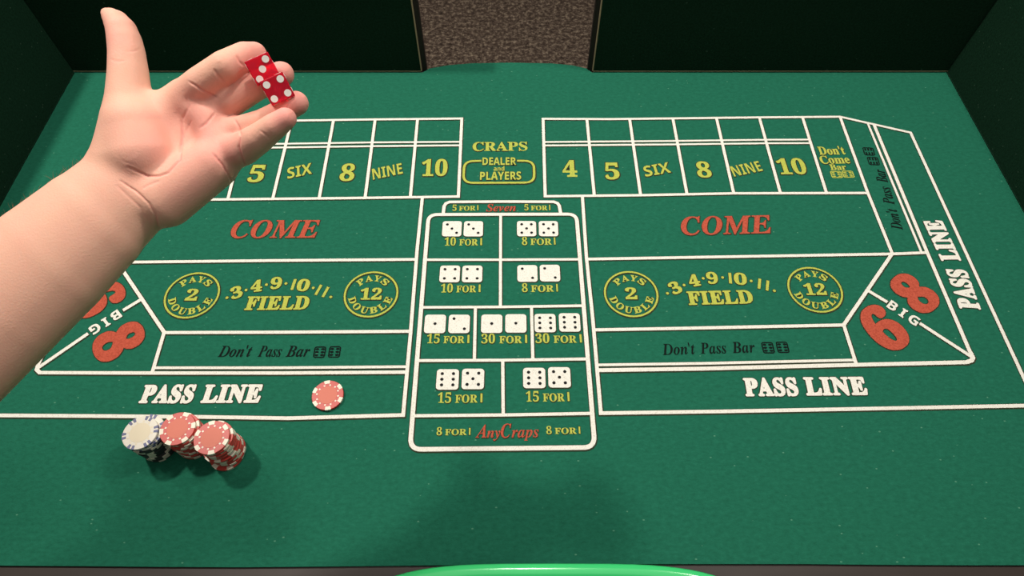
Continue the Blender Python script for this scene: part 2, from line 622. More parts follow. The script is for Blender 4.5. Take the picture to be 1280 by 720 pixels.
text('COME', (286.5, 297.5), (396, 297), 22, 'bi', M_RED, off=0.008, out=0.022, shear=-0.08)
text('COME', (853, 293.8), (968, 291.2), 22.5, 'bi', M_RED, off=0.008, out=0.022, shear=0.02)
for s, x0, x1, y, c in (('5', 308.5, 328, 227.4, 20), ('8', 423.5, 442, 226, 20), ('10', 526.5, 559, 220, 19.5),
                        ('4', 703.5, 722, 221, 19.5), ('5', 757, 775, 224, 19.5), ('8', 872.5, 890.6, 221.7, 18.5), ('10', 974.5, 1010, 217.8, 18.5)):
    text(s, (x0, y), (x1, y - (0.4 if len(s) > 1 else 0)), c, 'bs', M_YEL, 'printed_number', off=0.014, out=0.035)
for s, p0, p1, c in (('SIX', (359.5, 223.8), (391.5, 216.8), 13), ('NINE', (466.4, 224.8), (505, 216.8), 13),
                     ('SIX', (807, 221.2), (840.5, 215.4), 13), ('NINE', (917.8, 221), (955, 213.2), 13)):
    text(s, p0, p1, c, 'sb', M_YEL, 'printed_number', off=0.0, out=0.04, shear=0.12)
text('CRAPS', (590.6, 188.8), (659.4, 188.4), 10.8, 'bs', M_YEL, off=0.012, out=0.04)
text('DEALER', (603, 206.4), (645.2, 206.2), 8.8, 'sb', M_YEL, off=0.008, out=0.05)
text('and', (617, 213.8), (630.5, 213.7), 5.2, 'sb', M_YEL, off=0.0, out=0.05)
text('PLAYERS', (600, 225), (651.5, 224.6), 9.4, 'sb', M_YEL, off=0.008, out=0.05)
_r = rounded((579, 229), (668, 228.6), (667.2, 201.3), (580.5, 201.6), 0.016)
_i = min(range(len(_r)), key=lambda i: (_r[i] - flat((648, 201.5))).length)
_c = [p for p in (_r[27:] + _r[:27])]          # start at the top left corner, go round to the top right
line([flat((600.5, 201.4))] + _c + [flat((647.5, 201.3))], 0.0038, m=M_YEL, name='printed_frame', dark=0.003)

text('Seven', (607.5, 264.4), (645, 264), 9, 'bi', M_RED, off=0.004, out=0.03)
text('A', (594.5, 547.2), (608, 547.1), 16.5, 'bi', M_RED, off=0.0, out=0.03)
text('ny', (608.5, 547.2), (625.5, 547), 13, 'bi', M_RED, off=0.0, out=0.03)
text('C', (626, 547.2), (639, 547.1), 17.5, 'bi', M_RED, off=0.0, out=0.03)
text('raps', (639.5, 547), (673.5, 546.4), 14, 'bi', M_RED, off=0.0, out=0.03)
forone('5', (565.5, 263.8), (598, 263.2), 7.4)
forone('5', (655.5, 263.2), (688, 263), 7.4)
forone('10', (555.5, 307.2), (602.5, 306.8), 9.8)
forone('8', (652.5, 306.5), (694.5, 306), 9.8)
forone('10', (551, 365.8), (600.5, 365.2), 10.4)
forone('8', (652.5, 365.2), (697.5, 364.6), 10.4)
forone('15', (533.5, 429.2), (586.5, 429), 11.2)
forone('30', (601.5, 429.4), (659, 429), 11.4)
forone('30', (669.5, 429), (727.5, 428.4), 11.4)
forone('15', (547, 503.8), (603, 503.2), 12.5)
forone('15', (657.5, 502.2), (712, 501.6), 12.5)
forone('8', (545.5, 544.2), (588, 543.8), 9.6)
forone('8', (683, 542.8), (725.5, 542.2), 9.6)

text("Don't", (1024.5, 193.5), (1057.5, 193), 9.8, 'bs', M_YEL, off=0.016, out=0.04)
text('Come', (1026.5, 205), (1063.5, 204.2), 9.8, 'bs', M_YEL, off=0.016, out=0.04)
text('Bar', (1038.5, 212.8), (1058.5, 212.4), 7, 'bs', M_YEL, off=0.016, out=0.04)
text("Don't", (272, 446.2), (313.5, 446), 14, 'bi', M_BLACK, off=0.0, out=0)
text("Pass", (322, 446), (351, 446), 14, 'bi', M_BLACK, off=0.0, out=0)
text("Bar", (357, 446), (386.5, 445.8), 14, 'bi', M_BLACK, off=0.0, out=0)
text("Don't", (828.5, 443.8), (870, 442.6), 14, 'bi', M_BLACK, off=0.0, out=0)
text("Pass", (876, 442.4), (909, 441.6), 14, 'bi', M_BLACK, off=0.0, out=0)
text("Bar", (916, 441.4), (945, 440.6), 14, 'bi', M_BLACK, off=0.0, out=0)
text("Don't", (1128.5, 287.5), (1120.3, 261.5), 13.5, 'bi', M_BLACK, off=0.0, out=0, up=(-1, 0))
text("Pass", (1118.5, 256), (1112, 234), 13.5, 'bi', M_BLACK, off=0.0, out=0, up=(-1, 0))
text("Bar", (1110, 228.5), (1105, 212.5), 13.5, 'bi', M_BLACK, off=0.0, out=0, up=(-1, 0))

for ws in (((174.8, 503.2), (239, 503), 'PASS'), ((252, 502.9), (323.5, 502.6), 'LINE'),
           ((933, 494.6), (998, 494), 'PASS'), ((1009, 493.6), (1084.5, 493), 'LINE')):
    text(ws[2], ws[0], ws[1], 21, 'bs', M_WHITE, fat=0.0014, shear=0.06, space=1.10)
text('PASS', (1224.5, 386.5), (1206.5, 338.5), 24, 'bs', M_WHITE, up=(-1, 0), fat=0.0014, space=1.10)
text('LINE', (1200, 325.5), (1176.5, 276.5), 23, 'bs', M_WHITE, up=(-1, 0), fat=0.0014, space=1.10)


def big(s, ctr, top, hpx, wid):
    """big figure: centre pixel, pixel towards its top, height in m from the axis"""
    c, t = flat(ctr), flat(top)
    yd = (t - c).normalized()
    xd = Vector((yd.y, -yd.x, 0))
    return place(lay(s, c - yd * hpx / 2, xd, yd, 'bs', M_RED, fat=0.0034, wid=wid, hgt=hpx, center=True), 'printed_number')


big('8', (1143.5, 366.8), (1114, 342.5), 0.055, 0.041)
big('6', (1104.5, 411), (1080, 385.5), 0.059, 0.042)
big('8', (148, 427), (179, 412), 0.055, 0.041)
big('6', (122, 374), (153, 359), 0.059, 0.042)


def letters_along(chars, st, m, cap, out=0.05, off=0.01, wid=None):
    """chars: (character, centre pixel, pixel direction of reading)"""
    res = []
    for ch, c, d in chars:
        p = flat(c)
        q = flat((c[0] + d[0], c[1] + d[1]))
        xd = (q - p).normalized()
        yd = Vector((-xd.y, xd.x, 0))
        res += lay(ch, p - yd * cap / 2, xd, yd, st, m, off=off, out=out, hgt=cap, center=True, wid=wid)
    return place(res)


letters_along([('B', (1115.5, 382.6), (13, 8.5)), ('I', (1128.5, 391.6), (13, 8.5)), ('G', (1142, 400.2), (13, 8.5))], 'sb', M_WHITE, 0.0145, 0.03)
letters_along([('B', (145, 394.2), (-13, 8.5)), ('I', (132.5, 402.6), (-13, 8.5)), ('G', (119, 411), (-13, 8.5))], 'sb', M_WHITE, 0.0145, 0.03)


def roundel(ctr, num):
    c = flat(ctr)
    line([Vector((c.x + 0.0362 * math.cos(a), c.y + 0.0362 * math.sin(a), 0)) for a in [i * math.tau / 48 for i in range(48)]],
         0.0026, True, M_YEL, 'printed_ring', 0.0024)
    res = []
    for i, ch in enumerate('PAYS'):
        a = math.radians(90 + (1.5 - i) * 27)
        rd = Vector((math.cos(a), math.sin(a), 0))
        res += lay(ch, c + rd * 0.0215, Vector((rd.y, -rd.x, 0)), rd, 'bs', M_YEL, off=0.02, out=0.05, hgt=0.0095, center=True, wid=0.0102)
    for i, ch in enumerate('DOUBLE'):
        a = math.radians(270 + (i - 2.5) * 27)
        rd = Vector((math.cos(a), math.sin(a), 0))
        res += lay(ch, c + rd * 0.0312, Vector((-rd.y, rd.x, 0)), -rd, 'bs', M_YEL, off=0.02, out=0.05, hgt=0.0098, center=True, wid=0.0106)
    res += lay(num, c - Vector((0, 0.0085, 0)), Vector((1, 0, 0)), Vector((0, 1, 0)), 'bs', M_YEL, off=0.02, out=0.04, hgt=0.0175,
               wid=0.0165 if len(num) == 1 else 0.030, center=True)
    place(res)


roundel((788.8, 367.4), '2')
roundel((1018.5, 362), '12')
roundel((240.3, 369), '2')
roundel((464, 367.8), '12')


def dots(pix, r=0.0021):
    for c in pix:
        p = flat(c)
        V, Fs = [], []
        for rr, z in ((r, ZC), (r + 0.0009, ZD)):
            k = len(V)
            V += [(p.x + rr * math.cos(i * math.tau / 12), p.y + rr * math.sin(i * math.tau / 12), z) for i in range(12)]
            Fs.append(tuple(range(k, k + 12)))
        link('printed_dot', mesh('dot', V, Fs, [0, 1]), [M_YEL, M_DARK], felt)


def zz(ox, oy, k):
    return lambda x, y: (ox + x / k, oy + y / k)


R5 = zz(720, 310, 3.43)
L8 = zz(160, 310, 3.43)
for Z, ds, ns in ((R5, [(392, 195), (463, 160), (545, 131), (628, 127), (750, 142), (850, 184)],
                   [('3', (425, 172), 24), ('4', (505, 141), 10), ('9', (583, 130), 2), ('10', (693, 133), -6), ('11', (803, 158), -16)]),
                  (L8, [(425, 214), (507, 181), (594, 158), (678, 153), (795, 172), (870, 211)],
                   [('3', (466, 192), 22), ('4', (552, 164), 8), ('9', (636, 152), 2), ('10', (742, 160), -6), ('11', (832, 185), -18)])):
    dots([Z(*d) for d in ds])
    for s, c, ang in ns:
        p = flat(Z(*c))
        a = math.radians(ang)
        xd, yd = Vector((math.cos(a), math.sin(a), 0)), Vector((-math.sin(a), math.cos(a), 0))
        if s == '11':
            res = []
            for k in (-0.0055, 0.0055):
                res += bar(p - yd * 0.0085 + xd * k, xd, yd, 0.0038, 0.0172)
        elif s == '10':
            res = bar(p - yd * 0.009 - xd * 0.0105, xd, yd, 0.0040, 0.018)
            res += lay('0', p - yd * 0.009 + xd * 0.0035, xd, yd, 'bs', M_YEL, fat=0.0007, hgt=0.018, center=True, wid=0.0165)
        else:
            res = lay(s, p - yd * 0.009, xd, yd, 'bs', M_YEL, fat=0.0007, hgt=0.018, center=True, wid=0.0145)
        place(res, 'printed_number')
text('FIELD', (306, 387.4), (384.5, 386.6), 16, 'bs', M_YEL, fat=0.0009, shear=0.06, space=1.08)
text('FIELD', (861.5, 381), (941.8, 379), 16, 'bs', M_YEL, fat=0.0009, space=1.08)

# --- printed dice
PIPS = {1: [(0, 0)], 2: [(-1, 1), (1, -1)], 3: [(-1, 1), (0, 0), (1, -1)], 4: [(-1, 1), (1, 1), (-1, -1), (1, -1)],
        5: [(-1, 1), (1, 1), (-1, -1), (1, -1), (0, 0)], 6: [(-1, 1), (-1, 0), (-1, -1), (1, 1), (1, 0), (1, -1)]}


def rrect(hw, r, n=5):
    out = []
    for i, (sx, sy) in enumerate(((1, 1), (-1, 1), (-1, -1), (1, -1))):
        for k in range(n + 1):
            a = math.radians(90 * i + 90 * k / n)
            out.append((sx * (hw - r) + r * math.cos(a), sy * (hw - r) + r * math.sin(a)))
    return out


def pdie(c, n):
    p = flat(c)
    V, Fs, MI = [], [], []

    def poly(pp, z, mi):
        k = len(V)
        V.extend((p.x + x, p.y + y, z) for x, y in pp)
        Fs.append(tuple(range(k, k + len(pp))))
        MI.append(mi)
    poly(rrect(0.0142, 0.0042), ZC, 0)
    poly([(x + 0.0003, y - 0.0007) for x, y in rrect(0.0153, 0.005)], ZD, 2)
    for (x, y) in PIPS[n]:
        poly([(x * 0.0072 + 0.0021 * math.cos(i * math.tau / 12), y * 0.0078 + 0.0021 * math.sin(i * math.tau / 12)) for i in range(12)], ZP, 1)
    link('printed_die', mesh('die_print', V, Fs, MI), [M_WHITE, M_PIP, M_DARK], felt)


for x, y, n in ((565, 286.2, 3), (591.8, 286.2, 3), (658.2, 286, 5), (685.6, 286, 5), (562.3, 342.6, 4), (590.3, 342.6, 4),
                (659.2, 342, 2), (687.4, 341.6, 2), (543.9, 405, 1), (574, 405, 2), (614.7, 404.8, 1), (644.8, 404.4, 1),
                (681.4, 404, 6), (712, 403.2, 6), (559.5, 474.4, 6), (591.2, 473.8, 5), (667.8, 472.6, 6), (699.2, 471.8, 5)):
    pdie((x, y), n)


def sdie(c, hw, hh, m, xd=(1, 0)):
    """small outlined die of the 'bar' notes"""
    p = flat(c)
    q = flat((c[0] + xd[0], c[1] + xd[1]))
    ax = (q - p).normalized()
    ay = Vector((-ax.y, ax.x, 0))
    pl = [p + ax * x * hw / 0.01 + ay * y * hh / 0.01 for x, y in rrect(0.01, 0.003, 3)]
    v, f = ribbon(pl, 0.0016, True)
    V = [(a.x, a.y, ZC) for a in v]
    Fs = list(f)
    for (x, y) in PIPS[6]:
        k = len(V)
        for i in range(8):
            a = i * math.tau / 8
            b = p + ax * (x * hw * 0.52 + hw * 0.36 * math.cos(a)) + ay * (y * hh * 0.58 + hh * 0.20 * math.sin(a))
            V.append((b.x, b.y, ZC))
        Fs.append(tuple(range(k, k + 8)))
    link('printed_die', mesh('small_die_print', V, Fs), m, felt)


for c in ((399.7, 440.3), (418.3, 440)):
    sdie(c, 0.0070, 0.0075, M_BLACK)
for c in ((959.8, 434.8), (978, 434.2)):
    sdie(c, 0.0070, 0.0075, M_BLACK)
for c in ((1045.3, 218.4), (1060, 218)):
    sdie(c, 0.0080, 0.0065, M_YEL)
for c in ((1091.5, 201.5), (1085.8, 189.5)):
    sdie(c, 0.0080, 0.0080, M_BLACK, (-3.3, -10))


# ------------------------------------------------------------------ poker chips
CR, CTK = 0.0197, 0.0033


def disc_mesh(name, r, z0, z1, seg=40, bev=0.0004):
    prof = [(0, z0), (r - bev, z0), (r, z0 + bev), (r, z1 - bev), (r - bev, z1), (0, z1)]
    V, Fs = [], []
    for (rr, z) in prof:
        if rr == 0:
            V.append((0, 0, z))
        else:
            V += [(rr * math.cos(i * math.tau / seg), rr * math.sin(i * math.tau / seg), z) for i in range(seg)]
    s = [1 + seg * k for k in range(4)]
    top = len(V) - 1
    for i in range(seg):
        j = (i + 1) % seg
        Fs.append((0, s[0] + j, s[0] + i))
        for k in range(3):
            Fs.append((s[k] + i, s[k] + j, s[k + 1] + j, s[k + 1] + i))
        Fs.append((s[3] + i, s[3] + j, top))
    return mesh(name, V, Fs)


def wedge_mesh(name, spans, r0, r1, z0, z1):
    V, Fs = [], []
    for a0, a1 in spans:
        n = 4
        k = len(V)
        for i in range(n + 1):
            a = math.radians(a0 + (a1 - a0) * i / n)
            for rr, z in ((r0, z1), (r1, z1), (r1, z0), (r0, z0)):
                V.append((rr * math.cos(a), rr * math.sin(a), z))
        for i in range(n):
            for e in range(4):
                Fs.append((k + 4 * i + e, k + 4 * i + (e + 1) % 4, k + 4 * i + 4 + (e + 1) % 4, k + 4 * i + 4 + e))
        Fs.append((k, k + 3, k + 2, k + 1))
        e = k + 4 * n
        Fs.append((e, e + 1, e + 2, e + 3))
    me = mesh(name, V, Fs)
    bm = bmesh.new()
    bm.from_mesh(me)
    bmesh.ops.recalc_face_normals(bm, faces=bm.faces[:])
    bm.to_mesh(me)
    bm.free()
    return me


CH_BODY = {k: disc_mesh('chip_body_' + k, CR, 0, CTK) for k in 'rwk'}
e = 0.00018
CH_INS = {k: wedge_mesh('chip_inserts_' + k, [(i * 60 - 11, i * 60 + 11) for i in range(6)], CR * 0.78, CR + e, -e * 0 + 0.00005, CTK + e) for k in 'rk'}
CH_INS['w'] = wedge_mesh('chip_inserts_w', [s for i in range(6) for s in ((i * 60 - 13, i * 60 - 3), (i * 60 + 3, i * 60 + 13))], CR * 0.77, CR + e, 0.00005, CTK + e)
CH_MID = {k: disc_mesh('chip_centre_' + k, CR * 0.60, CTK - 0.0004, CTK + e, 32, 0.0001) for k in 'rwk'}
CH_TICK = {k: wedge_mesh('chip_ticks_' + k, [(i * 30 + 15 - 4, i * 30 + 15 + 4) for i in range(12)], CR * 0.63, CR * 0.73, CTK - 0.0003, CTK + e) for k in 'rwk'}
MB_ = {'r': M_CHIP_R, 'w': M_CHIP_W, 'k': M_CHIP_K}
MC_ = {'r': M_CHIP_RC, 'w': M_CHIP_WC, 'k': M_CHIP_KC}
MI_ = {'r': M_INS_W, 'w': M_INS_B, 'k': M_INS_W}
ORD = ['topmost', 'second', 'third', 'fourth', 'fifth', 'sixth', 'seventh', 'eighth', 'ninth', 'tenth', 'eleventh', 'twelfth',
       'thirteenth', 'fourteenth', 'fifteenth', 'sixteenth', 'seventeenth']


def chip(kind, loc, rz, label, group):
    b = link('poker_chip', CH_BODY[kind], MB_[kind])
    b.location = loc
    b.rotation_euler = (0, 0, rz)
    tag(b, label, 'poker chip', group)
    link('edge_inserts', CH_INS[kind], MI_[kind], b)
    link('centre_inlay', CH_MID[kind], MC_[kind], b)
    link('printed_ticks', CH_TICK[kind], M_INS_W if kind != 'w' else M_CHIP_WC, b)
    return b


cn = {'r': 'red', 'w': 'white and blue', 'k': 'black'}


def stack(base, kinds, group, where, lean, jit, tops=()):
    n = len(kinds)
    b = U(*base)
    z = T
    for i, k in enumerate(kinds):
        j = n - 1 - i           # position from the top
        t = i / (n - 1)
        dx, dy = tops[j] if j < len(tops) else (random.gauss(0, jit), random.gauss(0, jit))
        word = 'topmost chip' if j == 0 else ('lowest chip' if i == 0 else ORD[j] + ' chip from the top')
        chip(k, (b.x + lean[0] * t + dx, b.y + lean[1] * t + dy, z), random.uniform(0, math.tau),
             f'{cn[k]} poker chip, {word} of {where}', group)
        z += CTK + 0.0002
    return z


stack((201, 558), 'k' * 11 + 'www', 'chips in the left stack', 'the left stack', (0.0, 0.0), 0.0007, ((-0.001, -0.0005), (0.0035, 0.003), (0.001, 0.001)))
stack((245, 553.5), 'r' * 14, 'chips in the middle stack', 'the middle red stack', (0, 0), 0.0007, ((-0.001, 0), (0.002, 0.0005), (0.003, 0.0)))
stack((287.5, 565.5), 'r' * 15, 'chips in the right stack', 'the right red stack', (0, 0), 0.0012, ((-0.0015, 0), (0.0012, 0.0012), (-0.001, 0.001)))
c0 = U(410.5, 495.5)
chip('r', (c0.x, c0.y, T + 0.0010), math.radians(40), 'single red poker chip lying by itself on the pass line', 'chip bet on the pass line')

# ------------------------------------------------------------------ green tray
tray_c = U(694, 703.0, 0.036)
TZ = T - 0.003


def superell(a, b, n, k=96):
    out = []
    for i in range(k):
        t = i * math.tau / k
        c, s = math.cos(t), math.sin(t)
        out.append((a * math.copysign(abs(c) ** (2 / n), c), b * math.copysign(abs(s) ** (2 / n), s)))
    return out


def loft(rings, closed_bottom=True):
    V, Fs = [], []
    k = len(rings[0])
    for r in rings:
        V += r
    for a in range(len(rings) - 1):
        for i in range(k):
            j = (i + 1) % k
            Fs.append((a * k + i, a * k + j, (a + 1) * k + j, (a + 1) * k + i))
    Fs.append(tuple(range(k))[::-1])
    Fs.append(tuple(range((len(rings) - 1) * k, len(rings) * k)))
    return mesh('loft', V, Fs, smooth=True)


TA, TB = 0.235, 0.150
ty = tray_c.y - TB
root = tag(empty('plastic_tray', (tray_c.x, ty, TZ)), 'bright green glossy plastic tray at the near edge of the table', 'tray')
rings = []
for (s, z) in ((0.80, 0.0), (0.83, 0.0), (0.93, 0.030), (0.945, 0.034), (0.935, 0.034), (0.915, 0.030), (0.82, 0.004), (0.5, 0.004)):
    rings.append([(x, y, z) for x, y in superell(TA * s, TB - TA * (1 - s), 3.8)])
bowl = link('tray_basin', loft(rings), M_GREENPL, root)
# rounded rim
rings = []
for i in range(10):
    a = i * math.tau / 10
    off = 0.0075 + 0.0075 * math.cos(a)
    rings.append([(x, y, 0.0330 + 0.0042 * math.sin(a)) for x, y in superell(TA - 0.015 + off, TB - 0.015 + off, 3.8)])
V, Fs = [], []
k = len(rings[0])
for r in rings:
    V += r
for a in range(10):
    for i in range(k):
        j = (i + 1) % k
        b_ = (a + 1) % 10
        Fs.append((a * k + i, a * k + j, b_ * k + j, b_ * k + i))
link('tray_rim', mesh('rim', V, Fs, smooth=True), M_GREENPL, root)

# ------------------------------------------------------------------ dice in the hand
RIGHT = Vector((1, 0, 0))
DOWN = Vector((0, -ST, -CT))     # image down
FWD = Vector((0, CT, -ST))
DS = 0.0178


def die(px, py, d, ax_px, n_front, others, label):
    """ax_px: image direction of the die's local +x; front face shows n_front"""
    c = C3(px, py, d)
    view = (c - CAM).normalized()
    x = (RIGHT * ax_px[0] + DOWN * ax_px[1])
    x = (x - view * x.dot(view)).normalized()
    z = -view
    y = z.cross(x)
    bm = box_bm((-DS / 2,) * 3, (DS / 2,) * 3, 0.0006, 2)
    root = link('die', bm_mesh('die', bm), M_DIE)
    M = Matrix((x, y, z)).transposed().to_4x4()
    M.translation = c
    root.matrix_world = M
    tag(root, label, 'die', 'red dice held in the hand')
    s = DS * 0.29
    h = DS / 2
    axes = [('z', 1, n_front), ('z', -1, 7 - n_front), ('x', 1, others[0]), ('x', -1, 7 - others[0]), ('y', 1, others[1]), ('y', -1, 7 - others[1])]
    for axn, sg, n in axes:
        for (u, v) in PIPS[n]:
            u = -u if n in (2, 3) else u
            bm = bmesh.new()
            bmesh.ops.create_cone(bm, cap_ends=True, segments=16, radius1=0.0025, radius2=0.0025, depth=0.0005)
            R = {'z': Matrix.Identity(3), 'x': Matrix.Rotation(math.pi / 2, 3, 'Y'), 'y': Matrix.Rotation(math.pi / 2, 3, 'X')}[axn]
            pos = {'z': Vector((u * s, v * s, sg * h)), 'x': Vector((sg * h, u * s, v * s)), 'y': Vector((u * s, sg * h, v * s))}[axn]
            bm.transform(Matrix.Translation(pos) @ R.to_4x4())
            link('pip', bm_mesh('pip', bm), M_DPIP, root)
    return root


DD = 0.463
# local +x = image direction a, local +y is the image direction up-left
die(328.2, 86.4, DD, (0.91, -0.41), 3, (1, 5), 'red transparent die under the index fingertip, three white dots facing')
die(346.6, 111.2, DD, (0.91, -0.41), 4, (6, 2), 'red transparent die above the ring fingertip, four white dots facing')

# ------------------------------------------------------------------ hand and forearm
D0 = 0.480
VX = 0.0015


def build_hand():
    lo = np.array([(-330 - 640) * 0.46 / F, (2 - 360) * 0.49 / F, 0.40], np.float32)
    hi = np.array([(400 - 640) * 0.44 / F, (690 - 360) * 0.5 / F, 0.565], np.float32)
    n = np.ceil((hi - lo) / VX).astype(int)
    gx = lo[0] + VX * np.arange(n[0], dtype=np.float32)
    gy = lo[1] + VX * np.arange(n[1], dtype=np.float32)
    gz = lo[2] + VX * np.arange(n[2], dtype=np.float32)
    BIG = np.float32(0.05)

    def P(px, py, o):
        d = D0 + o * 0.001
        return np.array([(px - 640) * d / F, (py - 360) * d / F, d]), d / F

    def sub(c0, c1):
        i0 = np.maximum(((c0 - lo) / VX).astype(int), 0)
        i1 = np.minimum(((c1 - lo) / VX).astype(int) + 2, n)
        return i0, i1

    def smin(a, b, k):
        h = np.maximum(k - np.abs(a - b), 0) / k
        return np.minimum(a, b) - h * h * h * k / 6

    def chain(field, pts, k, flat=1.0):
        """round cones through pts (px, py, depth offset mm, radius px)"""
        for q0, q1 in zip(pts[:-1], pts[1:]):
            (a, s0), (b, s1) = P(*q0[:3]), P(*q1[:3])
            r0, r1 = q0[3] * s0, q1[3] * s1
            R = max(r0, r1) + 0.022
            i0, i1 = sub(np.minimum(a, b) - R, np.maximum(a, b) + R)
            if (i1 <= i0).any():
                continue
            X = gx[i0[0]:i1[0], None, None] - a[0]
            Y = gy[None, i0[1]:i1[1], None] - a[1]
            Z = (gz[None, None, i0[2]:i1[2]] - a[2]) * flat
            d = b - a
            d = d * np.array([1, 1, flat])
            L2 = float((d * d).sum()) or 1e-9
            t = np.clip((X * d[0] + Y * d[1] + Z * d[2]) / L2, 0, 1).astype(np.float32)
            rr = r0 + (r1 - r0) * t
            v = np.sqrt((X - d[0] * t) ** 2 + (Y - d[1] * t) ** 2 + (Z - d[2] * t) ** 2) - rr
            sl = tuple(slice(i0[m], i1[m]) for m in range(3))
            field[sl] = smin(field[sl], v.astype(np.float32), k)
        return field

    new = lambda: np.full(n, BIG, np.float32)
    palm = new()
    # forearm
    chain(palm, [(-300, 640, -25, 98), (-120, 488, -20, 92), (0, 381, -14, 81.5), (60, 328, -10, 76), (112, 281, -5, 68.5), (152, 243, 0, 59)], 0.0005, 1.6)
    # wrist and metacarpals
    chain(palm, [(148, 250, 0, 57), (168, 226, 5, 52)], 0.010, 1.5)
    chain(palm, [(170, 200, 8, 36), (232, 122, 8, 23)], 0.008, 1.1)
    chain(palm, [(180, 214, 10, 38), (258, 140, 12, 24)], 0.008, 1.2)
    chain(palm, [(188, 226, 10, 38), (272, 164, 12, 24)], 0.008, 1.2)
    chain(palm, [(196, 238, 8, 38), (280, 190, 8, 23)], 0.008, 1.15)
    # thenar and hypothenar pads
    chain(palm, [(178, 192, -4, 41), (172, 158, -4, 34)], 0.010, 1.1)
    chain(palm, [(206, 248, -2, 36), (266, 206, -2, 30)], 0.009, 1.1)
    # pads below the fingers
    chain(palm, [(238, 128, 2, 20), (262, 150, 4, 20), (274, 178, 2, 20), (280, 194, 0, 20)], 0.008, 1.1)
    thumb = chain(new(), [(158, 196, 4, 38), (160, 150, 2, 30), (161, 122, 2, 25.5), (160.5, 92, 3, 22.6), (158.5, 66, 4, 20.4),
                          (156, 52, 4.5, 19.3), (152, 38, 5, 17.3), (146, 28, 6, 14.5), (139, 21, 7, 10.5), (133, 16.5, 8, 6.5)], 0.0003)
    web = chain(new(), [(182, 134, 5, 16), (210, 132, 6, 17)], 0.004)
    fingers = [
        chain(new(), [(226, 128, 8, 23), (252, 105, -4, 21.2), (282, 83, -10, 19.6), (306, 69.5, -4, 16.8), (318.5, 67.5, 3, 14.8)], 0.0003),
        chain(new(), [(258, 142, 10, 22), (288, 126, 4, 19.5), (312, 112, 4, 18), (338, 99, 5, 16.5), (352, 92.5, 4, 15.5)], 0.0003),
        chain(new(), [(272, 168, 10, 22), (302, 163, 2, 18), (328, 153, -4, 15.8), (352, 140, -9, 14.5), (370.5, 129, -10, 15.2)], 0.0003),
        chain(new(), [(278, 194, 4, 22), (304, 186, -8, 20.5), (322, 174, -16, 18.6), (343, 158, -22, 16.2), (357, 148, -24, 13.8)], 0.0003)]
    palm = smin(palm, thumb, 0.012)
    palm = smin(palm, web, 0.010)
    out = None
    for f in fingers:
        g = smin(palm, f, 0.006)
        out = g if out is None else smin(out, g, 0.0012)
    return out, lo


def surface_nets(f, lo):
    neg = f < 0
    nx, ny, nz = f.shape
    # cells with a sign change
    cnt = np.zeros((nx - 1, ny - 1, nz - 1), np.uint8)
    for dx in (0, 1):
        for dy in (0, 1):
            for dz in (0, 1):
                cnt += neg[dx:nx - 1 + dx, dy:ny - 1 + dy, dz:nz - 1 + dz]
    act = (cnt > 0) & (cnt < 8)
    ijk = np.argwhere(act)
    idx = np.full(act.shape, -1, np.int64)
    idx[act] = np.arange(len(ijk))
    acc = np.zeros((len(ijk), 3))
    num = np.zeros(len(ijk))
    cor = [(a, b, c) for a in (0, 1) for b in (0, 1) for c in (0, 1)]
    vals = {c: f[ijk[:, 0] + c[0], ijk[:, 1] + c[1], ijk[:, 2] + c[2]].astype(np.float64) for c in cor}
    for a in cor:
        for ax in range(3):
            if a[ax] == 0:
                b = list(a)
                b[ax] = 1
                b = tuple(b)
                va, vb = vals[a], vals[b]
                m = (va < 0) != (vb < 0)
                t = np.where(m, va / np.where(m, va - vb, 1), 0)
                p = np.array(a, float)[None] + t[:, None] * (np.array(b, float) - np.array(a, float))[None]
                acc += p * m[:, None]
                num += m
    v = (ijk + acc / num[:, None]) * VX + lo[None]
    quads = []
    for ax in range(3):
        sl0 = [slice(None)] * 3
        sl1 = [slice(None)] * 3
        sl0[ax] = slice(0, -1)
        sl1[ax] = slice(1, None)
        ch = neg[tuple(sl0)] != neg[tuple(sl1)]
        e = np.argwhere(ch)
        o1, o2 = [(1, 2), (2, 0), (0, 1)][ax]
        ok = (e[:, o1] > 0) & (e[:, o2] > 0) & (e[:, o1] < f.shape[o1] - 1) & (e[:, o2] < f.shape[o2] - 1)
        e = e[ok]
        q = []
        for (s1, s2) in ((-1, -1), (0, -1), (0, 0), (-1, 0)):
            c = e.copy()
            c[:, o1] += s1
            c[:, o2] += s2
            q.append(idx[c[:, 0], c[:, 1], c[:, 2]])
        q = np.stack(q, 1)
        inside = neg[e[:, 0], e[:, 1], e[:, 2]]
        q[~inside] = q[~inside][:, ::-1]
        quads.append(q)
    return v, np.concatenate(quads)


